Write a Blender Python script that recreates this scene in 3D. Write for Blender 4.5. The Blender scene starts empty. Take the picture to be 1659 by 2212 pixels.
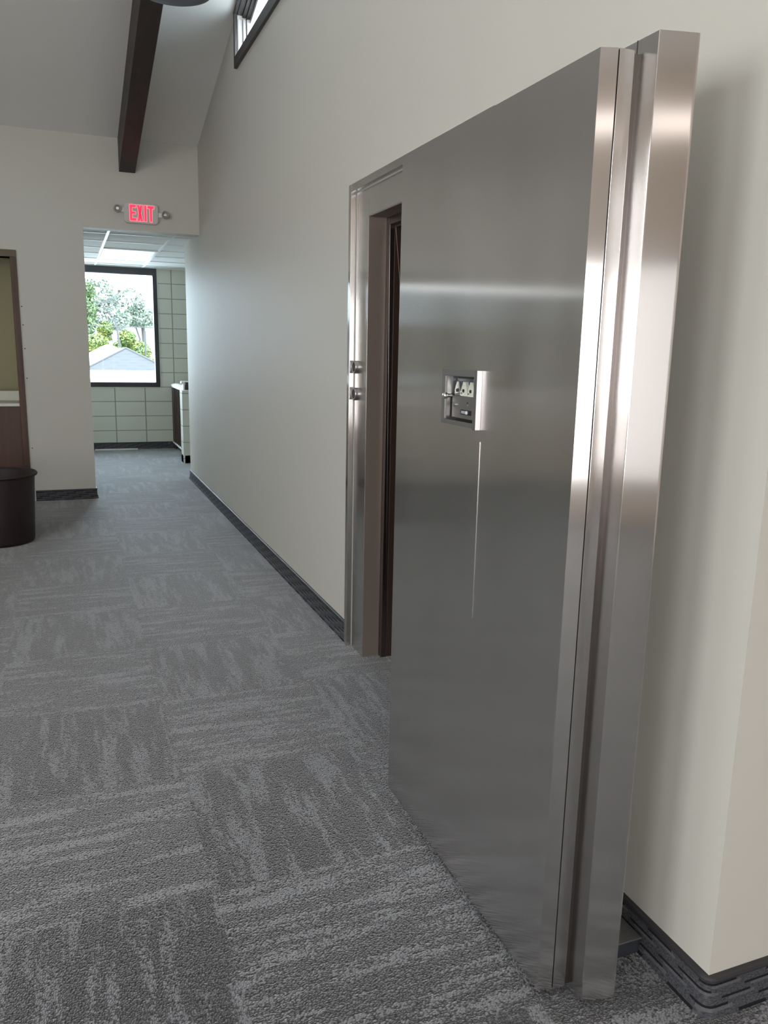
import bpy, bmesh, math, random
from mathutils import Vector, Matrix
random.seed(7)
PI = math.pi
scn = bpy.context.scene
COL = scn.collection

# ------------------------------------------------------------------ helpers
def uv_layer(bm):
    return bm.loops.layers.uv.get('UVMap') or bm.loops.layers.uv.new('UVMap')

def auto_uv(bm):
    """u along the horizontal of each face, v up it, both in metres"""
    uv = uv_layer(bm)
    for f in bm.faces:
        n = f.normal
        if abs(n.z) > .8:
            for l in f.loops: l[uv].uv = (l.vert.co.x, l.vert.co.y)
        else:
            h = Vector((-n.y, n.x, 0)).normalized()
            for l in f.loops: l[uv].uv = (l.vert.co.dot(h), l.vert.co.z)

def prism(bm, pts, z0, z1):
    """vertical prism over a plan polygon"""
    lo = [bm.verts.new((x, y, z0)) for x, y in pts]
    hi = [bm.verts.new((x, y, z1)) for x, y in pts]
    n = len(pts)
    fs = [bm.faces.new(lo), bm.faces.new(hi)]
    for i in range(n):
        fs.append(bm.faces.new((lo[i], lo[(i+1) % n], hi[(i+1) % n], hi[i])))
    return fs

def extr(bm, pts3, d):
    """extrude a flat 3-D polygon by vector d"""
    d = Vector(d)
    lo = [bm.verts.new(p) for p in pts3]
    hi = [bm.verts.new(Vector(p) + d) for p in pts3]
    n = len(lo)
    bm.faces.new(lo); bm.faces.new(hi)
    for i in range(n):
        bm.faces.new((lo[i], lo[(i+1) % n], hi[(i+1) % n], hi[i]))

def box(bm, x0, x1, y0, y1, z0, z1):
    prism(bm, [(x0, y0), (x1, y0), (x1, y1), (x0, y1)], z0, z1)

def tube(bm, p0, p1, r0, r1=None, n=12, caps=True):
    r1 = r0 if r1 is None else r1
    p0, p1 = Vector(p0), Vector(p1)
    d = (p1 - p0).normalized()
    a = d.orthogonal().normalized(); b = d.cross(a)
    A = [bm.verts.new(p0 + (a*math.cos(t) + b*math.sin(t))*r0) for t in [2*PI*i/n for i in range(n)]]
    B = [bm.verts.new(p1 + (a*math.cos(t) + b*math.sin(t))*r1) for t in [2*PI*i/n for i in range(n)]]
    for i in range(n): bm.faces.new((A[i], A[(i+1) % n], B[(i+1) % n], B[i]))
    if caps: bm.faces.new(A); bm.faces.new(B)

def lathe(bm, prof, org, axis='z', n=48):
    """prof: list of (r, h)"""
    rings = []
    for r, h in prof:
        ring = []
        for i in range(n):
            t = 2*PI*i/n; c, s = math.cos(t)*r, math.sin(t)*r
            p = {'z': (c, s, h), 'x': (h, c, s), 'y': (c, h, s)}[axis]
            ring.append(bm.verts.new(Vector(org) + Vector(p)))
        rings.append(ring)
    for a, b in zip(rings, rings[1:]):
        for i in range(n): bm.faces.new((a[i], a[(i+1) % n], b[(i+1) % n], b[i]))

def obj(name, bm, mat, parent=None, smooth=False, bevel=0, seg=2):
    bmesh.ops.remove_doubles(bm, verts=bm.verts, dist=1e-6)
    bmesh.ops.recalc_face_normals(bm, faces=bm.faces)
    if bevel:
        es = [e for e in bm.edges if len(e.link_faces) == 2 and e.calc_face_angle(0) > .1]
        bmesh.ops.bevel(bm, geom=es, offset=bevel, segments=seg, affect='EDGES', profile=.5, clamp_overlap=True)
    bm.normal_update()
    auto_uv(bm)
    me = bpy.data.meshes.new(name)
    bm.to_mesh(me); bm.free()
    for p in me.polygons: p.use_smooth = smooth
    o = bpy.data.objects.new(name, me)
    COL.objects.link(o)
    if mat: me.materials.append(mat)
    if parent:
        o.parent = parent
        o.matrix_parent_inverse = parent.matrix_basis.inverted()
    return o

def tag(o, label, cat, group=None, kind=None):
    o['label'] = label; o['category'] = cat
    if group: o['group'] = group
    if kind: o['kind'] = kind
    return o

def thing(name, loc, label, cat, group=None):
    e = bpy.data.objects.new(name, None)
    e.location = loc; e.empty_display_size = .1
    COL.objects.link(e)
    return tag(e, label, cat, group)

def struct(name, bm, mat, label, **k):
    o = obj(name, bm, mat, **k); o['kind'] = 'structure'; o['label'] = label
    return o

def B(): return bmesh.new()

# ------------------------------------------------------------------ materials
class M:
    def __init__(s, name):
        s.m = bpy.data.materials.new(name); s.m.use_nodes = True
        s.t = s.m.node_tree; s.n = s.t.nodes; s.l = s.t.links
        s.b = s.n['Principled BSDF']
    def node(s, typ, **kw):
        nd = s.n.new(typ)
        for k, v in kw.items():
            if k.startswith('i_'): nd.inputs[k[2:].replace('_', ' ')].default_value = v
            else: setattr(nd, k, v)
        return nd
    def link(s, a, b): s.l.new(a, b)
    def math(s, op, a, b=None, c=None, clamp=False):
        nd = s.n.new('ShaderNodeMath'); nd.operation = op; nd.use_clamp = clamp
        for i, x in enumerate((a, b, c)):
            if x is None: continue
            if isinstance(x, (int, float)): nd.inputs[i].default_value = x
            else: s.l.new(x, nd.inputs[i])
        return nd.outputs[0]
    def mix(s, f, a, b):
        nd = s.n.new('ShaderNodeMix'); nd.data_type = 'RGBA'
        for i, x in ((0, f), (6, a), (7, b)):
            if isinstance(x, (int, float)): nd.inputs[i].default_value = x
            elif isinstance(x, tuple): nd.inputs[i].default_value = (*x, 1) if len(x) == 3 else x
            else: s.l.new(x, nd.inputs[i])
        return nd.outputs[2]
    def vec(s, x, y, z=0.0):
        nd = s.n.new('ShaderNodeCombineXYZ')
        for i, v in enumerate((x, y, z)):
            if isinstance(v, (int, float)): nd.inputs[i].default_value = v
            else: s.l.new(v, nd.inputs[i])
        return nd.outputs[0]
    def noise(s, v, scale, detail=2, rough=.5):
        nd = s.node('ShaderNodeTexNoise', i_Scale=scale, i_Detail=detail, i_Roughness=rough)
        s.l.new(v, nd.inputs['Vector']); return nd.outputs['Fac']
    def ramp(s, f, stops):
        nd = s.n.new('ShaderNodeValToRGB'); s.l.new(f, nd.inputs[0])
        e = nd.color_ramp.elements
        while len(e) < len(stops): e.new(.5)
        for el, (p, c) in zip(e, stops):
            el.position = p; el.color = (c, c, c, 1) if isinstance(c, (int, float)) else (*c, 1)
        return nd.outputs[0]
    def bump(s, h, strength, dist):
        nd = s.node('ShaderNodeBump'); nd.inputs['Strength'].default_value = strength
        nd.inputs['Distance'].default_value = dist
        s.l.new(h, nd.inputs['Height']); s.l.new(nd.outputs[0], s.b.inputs['Normal']); return nd
    def set(s, **kw):
        for k, v in kw.items():
            k = k.replace('_', ' ')
            s.b.inputs[k].default_value = (*v, 1) if isinstance(v, tuple) and len(v) == 3 else v
        return s
    def pos(s):
        g = s.n.new('ShaderNodeNewGeometry'); x = s.n.new('ShaderNodeSeparateXYZ')
        s.l.new(g.outputs['Position'], x.inputs[0]); return g.outputs['Position'], x.outputs
    def uv(s):
        g = s.node('ShaderNodeUVMap'); g.uv_map = 'UVMap'; x = s.n.new('ShaderNodeSeparateXYZ')
        s.l.new(g.outputs[0], x.inputs[0]); return g.outputs[0], x.outputs

def plain(name, col, rough=.5, metal=0., bump=0, bscale=60, spec=.5, vary=.0):
    q = M(name).set(Base_Color=col, Roughness=rough, Metallic=metal, Specular_IOR_Level=spec)
    p, _ = q.pos()
    if bump: q.bump(q.noise(p, bscale, 4), bump, .002)
    if vary:
        f = q.noise(p, 6, 4)
        q.link(q.mix(f, tuple(c*(1-vary) for c in col), tuple(min(1, c*(1+vary)) for c in col)), q.b.inputs['Base Color'])
    return q.m

def emis(name, col, s):
    return M(name).set(Base_Color=col, Emission_Color=col, Emission_Strength=s, Roughness=.4).m

def paint(name, col):
    q = M(name).set(Base_Color=col, Roughness=.56, Specular_IOR_Level=.24)
    p, _ = q.pos()
    h = q.math('ADD', q.noise(p, 140, 3, .6), q.math('MULTIPLY', q.noise(p, 18, 2), .6))
    q.bump(h, .12, .0012)
    f = q.noise(p, 1.7, 3)
    q.link(q.mix(f, tuple(c*.985 for c in col), tuple(c*1.015 for c in col)), q.b.inputs['Base Color'])
    return q.m

WALL = (.55, .54, .49)
m_wall = paint('wall_paint', WALL)
m_ceil = paint('ceiling_paint', (.82, .815, .79))
m_hidden = plain('unseen_wall', (.66, .57, .49), .6)  # tone of the unseen walls set for the light they bounce
m_olive = plain('olive_wall', (.42, .40, .24), .6)

def steel(name, col, rough=.28, aniso=.75, streak=.5):
    q = M(name).set(Metallic=1.0, Roughness=rough, Anisotropic=aniso)
    uvv, s = q.uv()
    g = q.math('MULTIPLY', s[0], 900.); gv = q.math('MULTIPLY', s[1], 6.)
    fine = q.noise(q.vec(g, gv), 1.0, 2)
    broad = q.noise(q.vec(q.math('MULTIPLY', s[0], 5.), q.math('MULTIPLY', s[1], 1.4)), 1.0, 2, .45)
    f = broad
    q.link(q.mix(f, tuple(c*(1-.14*streak) for c in col), tuple(min(1, c*(1+.14*streak)) for c in col)), q.b.inputs['Base Color'])
    q.link(q.math('ADD', q.math('MULTIPLY', broad, .06), rough-.03), q.b.inputs['Roughness'])
    tn = q.node('ShaderNodeTangent'); tn.direction_type = 'UV_MAP'; tn.uv_map = 'UVMap'
    q.link(tn.outputs[0], q.b.inputs['Tangent'])
    q.b.inputs['Anisotropic Rotation'].default_value = ANISO_ROT
    return q.m
ANISO_ROT = 0.0
m_steel = steel('brushed_steel', (.64, .625, .615), .17, 1.)
m_steel_shaded = steel('brushed_steel_shaded', (.19, .165, .155), .30, .3)  # darker steel: groove shade and vault reflection put into the colour
m_reveal = plain('reveal_brown_reflection', (.33, .27, .235), .42, .55)  # brown mirrored from inside the vault put into the colour
m_satin = plain('satin_steel', (.46, .44, .44), .30, 1.)
m_polish = plain('polished_steel', (.72, .71, .70), .22, 1.)
m_grey_metal = plain('grey_metal', (.26, .26, .25), .45, .8)
m_black = plain('black_metal', (.012, .012, .014), .45)
m_seam = plain('dark_seam', (.02, .018, .017), .7)

def carpet_mat():
    q = M('carpet_tiles').set(Roughness=.58, Specular_IOR_Level=.4)
    q.b.inputs['Sheen Weight'].default_value = .8
    q.b.inputs['Sheen Roughness'].default_value = .35
    p, s = q.pos()
    TX, TY = .62, .629
    jit = q.math('MULTIPLY', q.math('SUBTRACT', q.noise(p, 55, 2, .6), .5), .016)
    gx = q.math('DIVIDE', q.math('ADD', q.math('SUBTRACT', s[0], .30), jit), TX)
    gy = q.math('DIVIDE', q.math('ADD', q.math('SUBTRACT', s[1], 1.925), jit), TY)
    ix, iy = q.math('FLOOR', gx), q.math('FLOOR', gy)
    par = q.math('FLOORED_MODULO', q.math('ADD', ix, iy), 2.)          # 0 -> pile runs along y
    ux = q.math('ADD', q.math('MULTIPLY', s[0], q.math('SUBTRACT', 1., par)), q.math('MULTIPLY', s[1], par))
    vx = q.math('ADD', q.math('MULTIPLY', s[1], q.math('SUBTRACT', 1., par)), q.math('MULTIPLY', s[0], par))
    rnd = q.math('ADD', q.math('MULTIPLY', ix, 3.71), q.math('MULTIPLY', iy, 7.13))
    # cut-pile streaks: patches of pale yarn drawn out along the pile direction
    a = q.noise(q.vec(q.math('MULTIPLY', ux, 22.), q.math('MULTIPLY', vx, 2.6), rnd), 1., 2, .5)
    b = q.noise(q.vec(q.math('MULTIPLY', ux, 75.), q.math('MULTIPLY', vx, 9.), rnd), 1., 2, .5)
    st = q.math('ADD', q.math('MULTIPLY', a, .7), q.math('MULTIPLY', b, .3))
    band = q.math('MULTIPLY_ADD', st, 8., -3.78, clamp=True)
    # single tufts: cells of dark or pale yarn, stretched along the row
    vo = q.node('ShaderNodeTexVoronoi', i_Scale=1.0); vo.voronoi_dimensions = '2D'
    warp = q.math('MULTIPLY', q.noise(p, 90, 2, .5), 1.6)
    q.link(q.vec(q.math('ADD', q.math('MULTIPLY', ux, 215.), warp), q.math('ADD', q.math('MULTIPLY', vx, 160.), warp)), vo.inputs['Vector'])
    sc = q.n.new('ShaderNodeSeparateColor'); q.link(vo.outputs['Color'], sc.inputs[0])
    rcell = sc.outputs[0]
    dist = vo.outputs['Distance']
    pale = q.math('MULTIPLY_ADD', q.math('SUBTRACT', q.math('MULTIPLY_ADD', band, .80, .05), rcell), 5., .5, clamp=True)
    yarn = q.mix(pale, CARPET_LO, CARPET_HI)
    tint = q.noise(p, 3.1, 2)
    yarn = q.mix(q.math('MULTIPLY', sc.outputs[1], .25), yarn, (.06, .06, .066))
    pit = q.math('MULTIPLY_ADD', dist, 2.6, -1.05, clamp=True)
    base = q.mix(q.math('MULTIPLY', pit, .8), yarn, (.006, .006, .008))
    q.link(base, q.b.inputs['Base Color'])
    hgt = q.math('SUBTRACT', q.math('MULTIPLY', pale, .35), q.math('MULTIPLY', dist, 1.2))
    q.bump(hgt, .8, .004)
    return q.m
CARPET_LO, CARPET_HI = (.053, .0565, .062), (.245, .257, .278)
m_carpet = carpet_mat()

def base_mat():
    q = M('carpet_base').set(Roughness=.9, Specular_IOR_Level=.2)
    _, s = q.uv()
    n = q.noise(q.vec(q.math('MULTIPLY', s[0], 160.), q.math('MULTIPLY', s[1], 260.)), 1., 3, .7)
    row = q.math('FLOOR', q.math('DIVIDE', s[1], .0185))
    off = q.math('MULTIPLY', row, .37)
    t = q.math('FRACT', q.math('ADD', q.math('DIVIDE', s[0], .17), off))
    ln = q.math('FRACT', q.math('DIVIDE', s[1], .0185))
    dash = q.math('MULTIPLY', q.math('LESS_THAN', t, .48), q.math('LESS_THAN', ln, .32))
    lite = q.math('MULTIPLY', q.math('GREATER_THAN', t, .55), q.math('GREATER_THAN', ln, .6))
    col = q.mix(q.math('MULTIPLY_ADD', n, 2.0, -.6, clamp=True), (.018, .019, .024), (.13, .133, .145))
    col = q.mix(q.math('MULTIPLY', lite, .3), col, (.20, .20, .21))
    col = q.mix(q.math('MULTIPLY', dash, .9), col, (.006, .006, .008))
    q.link(col, q.b.inputs['Base Color'])
    q.bump(n, .7, .003)
    return q.m
m_base = base_mat()
m_base_cap = plain('base_binding', (.030, .029, .032), .55, bump=.1)

def wood(name, c1, c2, along='y', rough=.35, sc=1.):
    q = M(name).set(Roughness=rough)
    p, s = q.pos()
    a = {'x': 0, 'y': 1, 'z': 2}[along]
    comp = [q.math('MULTIPLY', s[i], (1.6 if i == a else 26.)*sc) for i in range(3)]
    f = q.noise(q.vec(*comp), 1., 4, .6)
    q.link(q.ramp(f, [(.35, c1), (.65, c2)]), q.b.inputs['Base Color'])
    q.bump(f, .1, .001)
    return q.m
m_beam = wood('beam_wood', (.018, .010, .008), (.032, .018, .014), 'y', .5)
m_casing = wood('casing_wood', (.045, .018, .009), (.085, .038, .018), 'z', .5)
m_panel = wood('brown_panel', (.065, .028, .017), (.082, .036, .021), 'z', .5)
m_brown_alu = plain('bronze_frame', (.045, .038, .036), .45, .2, bump=.05)
m_sash = plain('sash_vinyl', (.50, .47, .46), .4)
m_darkwood = wood('rail_wood', (.020, .009, .007), (.05, .022, .016), 'z', .4)
m_white = plain('white_trim', (.80, .80, .78), .4)
m_ledge = plain('ledge_white', (.62, .64, .55), .35)
m_bin = plain('bin_plastic', (.016, .0075, .008), .45, bump=.05, bscale=30)

def glass_mat():
    q = M('window_glass')
    n, l = q.n, q.l
    tr = n.new('ShaderNodeBsdfTransparent'); tr.inputs[0].default_value = (.97, .99, .98, 1)
    gl = n.new('ShaderNodeBsdfGlossy'); gl.inputs['Roughness'].default_value = .02
    lw = n.new('ShaderNodeLayerWeight'); lw.inputs[0].default_value = .5
    fo = q.math('MULTIPLY_ADD', q.math('POWER', lw.outputs['Facing'], 4.), .5, .012)
    mx = n.new('ShaderNodeMixShader')
    l.new(fo, mx.inputs[0]); l.new(tr.outputs[0], mx.inputs[1]); l.new(gl.outputs[0], mx.inputs[2])
    l.new(mx.outputs[0], n['Material Output'].inputs['Surface'])
    return q.m
m_glass = glass_mat()

def block_mat():
    q = M('painted_block').set(Roughness=.5)
    uvv, s = q.uv()
    _, ps = q.pos()
    # stack bond: joints on a straight grid, u measured in world x or y
    g = q.n.new('ShaderNodeNewGeometry'); nx = q.n.new('ShaderNodeSeparateXYZ'); q.link(g.outputs['True Normal'], nx.inputs[0])
    isx = q.math('GREATER_THAN', q.math('ABSOLUTE', nx.outputs[0]), .5)
    u = q.math('ADD', q.math('MULTIPLY', ps[0], q.math('SUBTRACT', 1., isx)), q.math('MULTIPLY', ps[1], isx))
    fu = q.math('ABSOLUTE', q.math('SUBTRACT', q.math('FRACT', q.math('DIVIDE', q.math('SUBTRACT', u, 1.447), .4064)), .5))
    fv = q.math('ABSOLUTE', q.math('SUBTRACT', q.math('FRACT', q.math('DIVIDE', q.math('SUBTRACT', ps[2], .873), .2032)), .5))
    ju = q.math('GREATER_THAN', fu, .5-.0075/.4064*1.0)
    jv = q.math('GREATER_THAN', fv, .5-.0055/.2032*1.0)
    j = q.math('MAXIMUM', ju, jv)
    q.link(q.mix(j, (.60, .61, .54), (.27, .27, .235)), q.b.inputs['Base Color'])
    p, _ = q.pos()
    h = q.math('SUBTRACT', q.math('MULTIPLY', q.noise(p, 90, 4), .3), q.math('MULTIPLY', j, 1.))
    q.bump(h, .5, .004)
    return q.m
m_block = block_mat()

def tile_ceiling_mat():
    q = M('ceiling_tile').set(Base_Color=(.85, .86, .85), Roughness=.8)
    p, s = q.pos()
    q.bump(q.noise(p, 200, 4, .7), .25, .002)
    return q.m
m_tile = tile_ceiling_mat()
m_tbar = plain('ceiling_tbar', (.82, .83, .84), .35)

# ------------------------------------------------------------------ dimensions (metres)
XW = 1.25            # long wall plane
YD = 7.987           # far wall plane
YN = 1.145           # near end of the long wall
YE = 9.0             # far end of the long wall
YB = 11.839          # block wall of the back room
XL = -4.5; XR = 4.0; YR = -4.2
def zc(y): return 3.25 + .262*(YD - y)       # sloped ceiling
RIDGE = 1.0

# ------------------------------------------------------------------ floor
bm = B(); box(bm, XL-.2, XR+.2, YR-.2, YB+.2, -.15, 0)
struct('floor', bm, m_carpet, 'grey patterned carpet tile floor laid quarter turned')

# ------------------------------------------------------------------ walls
OY0, OY1, OZ = 2.30, 3.53, 2.115        # rough opening of the vault frame
WT = .32
bm = B()
box(bm, XW, XW+WT, YN, OY0, 0, 3.2)
box(bm, XW, XW+WT, OY0, OY1, OZ, 3.2)
box(bm, XW, XW+WT, OY1, YE, 0, 3.2)
WY0, WY1, WZ0 = 3.2, 6.095, 3.44          # high window opening
box(bm, XW, XW+.2, YN, WY0, 3.2, 5.2)
box(bm, XW, XW+.2, WY1, YE, 3.2, 4.3)
box(bm, XW, XW+.2, WY0, WY1, 3.2, WZ0)
extr(bm, [(XW, WY0, zc(WY0)-.02), (XW, WY1, zc(WY1)-.02), (XW, WY1, 5.2), (XW, WY0, 5.2)], (.2, 0, 0))
struct('wall_right', bm, m_wall, 'long pale greige painted wall along the corridor holding the vault doorway')

bm = B(); box(bm, XW, XR+.2, YN+.001, YN+.2, 0, 5.4)
# keep the overlap with the long wall out of the mesh: starts right behind its end face
bm.free(); bm = B(); box(bm, XW+WT, XR+.2, YN, YN+.2, 0, 5.4)
struct('wall_return', bm, m_wall, 'short lighter wall face turning away at the near end of the corridor')

XA, ZD = .218, 2.472                      # corridor doorway
SX1, SX0, SZ1 = -.384, -1.25, 2.178
S2A, S2B, S2L, S2H = -3.8, -1.45, 1.0, 2.16       # service opening
bm = B(); T = .15
box(bm, SX1, XA, YD, YD+T, 0, 5.0)
box(bm, XA, XW, YD, YD+T, ZD, 5.0)
box(bm, SX0, SX1, YD, YD+T, SZ1, 5.0)
box(bm, S2B, SX0, YD, YD+T, 0, 5.0)
box(bm, S2A, S2B, YD, YD+T, 0, S2L); box(bm, S2A, S2B, YD, YD+T, S2H, 5.0)
box(bm, XL-.2, S2A, YD, YD+T, 0, 5.0)
wf = struct('wall_far', bm, m_wall, 'tan painted far wall with the corridor doorway and exit sign')
# screw holes left beside the wooden casing
bm = B()
for x, z in ((-.326, 1.759), (-.324, 1.599), (-.322, 1.392), (-.321, 1.129), (-.316, .494)):
    tube(bm, (x, YD-.0006, z), (x, YD+.002, z), .0055, n=10)
obj('screw_hole_marks', bm, plain('hole_dark', (.05, .03, .025), .8), wf)

# left and rear walls with the daylight windows
RW = [(-3.6, -2.2), (-1.4, 0.6), (1.4, 3.2)]; RZ0, RZ1 = .30, 2.25
bm = B()
xs = XL-.2
for a, b in RW:
    box(bm, xs, a, YR-.2, YR, 0, 5.4); box(bm, a, b, YR-.2, YR, 0, RZ0); box(bm, a, b, YR-.2, YR, RZ1, 5.4); xs = b
box(bm, xs, XR+.2, YR-.2, YR, 0, 5.4)
struct('wall_rear', bm, m_hidden, 'painted wall with three windows at the other end of the room')
LW = [(-3.6, -1.8), (-1.0, .8), (1.6, 3.0)]; LZ0, LZ1 = .9, 3.2
bm = B(); ys = YR
for a, b in LW:
    box(bm, XL-.2, XL, ys, a, 0, 5.4); box(bm, XL-.2, XL, a, b, 0, LZ0); box(bm, XL-.2, XL, a, b, LZ1, 5.4); ys = b
box(bm, XL-.2, XL, ys, YD, 0, 5.4)
struct('wall_left', bm, m_hidden, 'painted wall with three windows across from the vault')
bm = B(); box(bm, XR, XR+.2, YR, YN, 0, 5.4)
struct('wall_side', bm, m_hidden, 'plain painted wall of the space beyond the vault')

# ceiling, two slopes with the ridge above the viewer
bm = B()
zr = zc(RIDGE)
extr(bm, [(XL-.2, YD+T, zc(YD+T)), (XL-.2, RIDGE, zr), (XL-.2, RIDGE, zr+.15), (XL-.2, YD+T, zc(YD+T)+.15)], (XW+.2+.2-XL, 0, 0))
extr(bm, [(XL-.2, RIDGE, zr), (XL-.2, YR-.2, zr-.262*(RIDGE-YR+.2)), (XL-.2, YR-.2, zr+.15), (XL-.2, RIDGE, zr+.15)], (XR+.4-XL, 0, 0))
box(bm, XW+.4, XR+.2, RIDGE, YN+.2, zr-.02, zr+.15)
struct('ceiling', bm, m_ceil, 'sloping grey painted ceiling rising towards the viewer')

# ------------------------------------------------------------------ vault room behind the doorway
bm = B()
VX, VY0, VY1, VZ = 3.6, 1.60, 5.4, 2.75
box(bm, VX, VX+.15, VY0, VY1, 0, VZ)
box(bm, XW+WT, VX, VY0-.15, VY0, 0, VZ)
box(bm, XW+WT, VX, VY1, VY1+.15, 0, VZ)
box(bm, XW+WT, VX+.15, VY0-.15, VY1+.15, VZ, VZ+.15)
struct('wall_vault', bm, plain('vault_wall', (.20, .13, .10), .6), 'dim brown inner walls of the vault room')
bm = B(); box(bm, XW+.45, 9.0, YN+.2, 9.0, 3.02, 3.12)
struct('roof_low', bm, m_white, 'flat pale roof outside the high window')

# ------------------------------------------------------------------ back room
BX0 = -2.2; ZB = 2.49
WX0, WX1, WBZ0, WBZ1 = -.45, 1.25, .873, 2.497
bm = B()
box(bm, BX0-.2, WX0, YB, YB+.2, 0, 2.9); box(bm, WX0, WX1, YB, YB+.2, 0, WBZ0)
box(bm, WX1, 3.0, YB, YB+.2, 0, 2.9); box(bm, WX0, WX1, YB, YB+.2, WBZ1, 2.9)
struct('wall_back', bm, m_block, 'cream painted concrete block wall in stacked courses around the window')
bm = B()
box(bm, BX0-.2, BX0, YD+T, 9.05, 0, 2.9); box(bm, BX0-.2, BX0, 9.05, 10.25, 0, .9)
box(bm, BX0-.2, BX0, 9.05, 10.25, 2.3, 2.9); box(bm, BX0-.2, BX0, 10.25, YB, 0, 2.9)
struct('wall_corridor', bm, m_block, 'block side wall of the back room with a window')
bm = B(); box(bm, 2.8, 3.0, YE, YB, 0, 2.9); box(bm, XW+WT, 2.8, YE-.2, YE, 0, 2.9)
struct('wall_stair', bm, m_block, 'block wall across the stairwell')
# service room behind the far wall, left
bm = B()
box(bm, BX0-.35, BX0-.2, YD+T, 10.5, 0, 2.6)
bm.free(); bm = B()
YS = 10.6
box(bm, XL-.2, BX0-.2, YS, YS+.1, 0, 2.6); box(bm, XL-.2, XL-.1, YD+T, YS, 0, 2.6)
struct('wall_service', bm, m_olive, 'olive wall inside the service room')
# partition that closes the service room off from the corridor room
bm = B(); box(bm, BX0, -.02, 8.95, 9.03, 0, 2.6); box(bm, -.10, -.02, YD+T, 8.95, 0, 2.6)
struct('wall_partition', bm, m_olive, 'olive painted partition seen through the service opening')

bm = B(); box(bm, XL-.2, 3.0, YD+T, YB, ZB+.01, ZB+.06)
ct = struct('ceiling_back', bm, m_tile, 'suspended white tile ceiling of the back room')
bm = B()
for k in range(-3, 4):
    x = .455 + .61*k
    if x < 2.9 and x > BX0: box(bm, x-.013, x+.013, YD+T, YB, ZB, ZB+.012)
for k in range(7):
    y = 8.50 + .61*k
    if y < YB: box(bm, BX0, 2.8, y-.009, y+.009, ZB+.002, ZB+.012)
box(bm, BX0, XW+1.5, YD+T, YD+T+.04, ZB-.002, ZB+.012)
box(bm, BX0, 2.8, YB-.03, YB, ZB-.002, ZB+.012)
obj('ceiling_grid', bm, m_tbar, ct)

lt = thing('ceiling_light', (.76, 10.33, ZB), 'flat white rectangular light panel set in the tiled ceiling', 'ceiling light')
bm = B()
for a in ((.47, 1.06, 9.72, 9.75), (.47, 1.06, 10.91, 10.94), (.47, .50, 9.75, 10.91), (1.03, 1.06, 9.75, 10.91)):
    box(bm, a[0], a[1], a[2], a[3], ZB-.006, ZB+.009)
obj('frame', bm, m_tbar, lt)
bm = B(); box(bm, .50, 1.03, 9.75, 10.91, ZB-.002, ZB+.008)
obj('diffuser', bm, emis('diffuser_glow', (.80, .87, 1.0), .30), lt)  # panel is unlit; faint emission imitates the bluish daylight it reflects

# window_1 : big fixed window of the back room
def rect_frame(bm, a0, a1, z0, z1, w, mk):
    mk(bm, a0, a1, z1-w[0], z1); mk(bm, a0, a1, z0, z0+w[2])
    mk(bm, a0, a0+w[1], z0+w[2], z1-w[0]); mk(bm, a1-w[1], a1, z0+w[2], z1-w[0])
wn = bpy.data.objects.new('window_1', None); COL.objects.link(wn); wn.location = (.4, YB, .873)
wn['kind'] = 'structure'; wn['label'] = 'large fixed window in a black frame in the block wall'
bm = B()
rect_frame(bm, WX0, WX1, WBZ0, WBZ1, (.10, .055, .065), lambda b, a0, a1, z0, z1: box(b, a0, a1, YB-.02, YB+.10, z0, z1))
obj('window_frame', bm, m_black, wn, bevel=.003)
bm = B(); rect_frame(bm, WX0-.012, WX1+.012, WBZ0-.012, WBZ1, (.001, .012, .012), lambda b, a0, a1, z0, z1: box(b, a0, a1, YB-.006, YB+.02, z0, z1))
obj('caulk_line', bm, m_white, wn)
bm = B(); box(bm, WX0+.05, WX1-.05, YB+.055, YB+.061, WBZ0+.06, WBZ1-.09)
obj('pane', bm, m_glass, wn)

# window_2 : high window under the sloping ceiling
w2 = bpy.data.objects.new('window_2', None); COL.objects.link(w2); w2.location = (XW, 4.7, 3.4)
w2['kind'] = 'structure'; w2['label'] = 'bronze framed high window under the sloping ceiling'
def slopebox(bm, x0, x1, y0, y1, za0, za1, zb0, zb1):
    """za at y0, zb at y1"""
    extr(bm, [(x0, y0, za0), (x0, y1, zb0), (x0, y1, zb1), (x0, y0, za1)], (x1-x0, 0, 0))
top = lambda y: zc(y)-.004
bm = B()
X0 = XW-.022
slopebox(bm, X0, XW+.0, WY0-.06, WY1+.035, 3.372, WZ0, 3.372, WZ0)                 # sill casing
slopebox(bm, X0, XW+.0, WY1, WY1+.035, WZ0, top(WY1), WZ0, top(WY1+.035))       # jamb casing
slopebox(bm, X0, XW+.0, WY0-.06, WY1, top(WY0-.06)-.028, top(WY0-.06), top(WY1)-.028, top(WY1))
slopebox(bm, X0, XW+.0, WY0-.06, WY0, WZ0, top(WY0-.06)-.028, WZ0, top(WY0)-.028)
obj('window_casing', bm, m_brown_alu, w2, bevel=.002)
DX = (.0, .035, .06); DW = (.035, .025, .05)
bm = B()
for k in range(3):      # stepped head of the reveal
    lo = .034+.012*k
    slopebox(bm, XW+DX[k], XW+DX[k]+DW[k]-.002, WY0, WY1, top(WY0)-lo, top(WY0)-.016, top(WY1)-lo, top(WY1)-.016)
obj('window_head', bm, m_brown_alu, w2)
bm = B()
for k in range(3):      # stepped jamb
    th = .006+.010*k
    slopebox(bm, XW+DX[k]+.003, XW+DX[k]+DW[k]-.003, WY1-th, WY1, WZ0, top(WY1)-.06, WZ0, top(WY1)-.06)
for ym in (5.20, 4.2):
    slopebox(bm, XW+.07, XW+.12, ym-.03, ym+.03, WZ0, top(ym)-.06, WZ0, top(ym)-.06)
slopebox(bm, XW+.003, XW+.14, WY0, WY1-.03, WZ0-.001, WZ0+.012, WZ0-.001, WZ0+.012)
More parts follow.
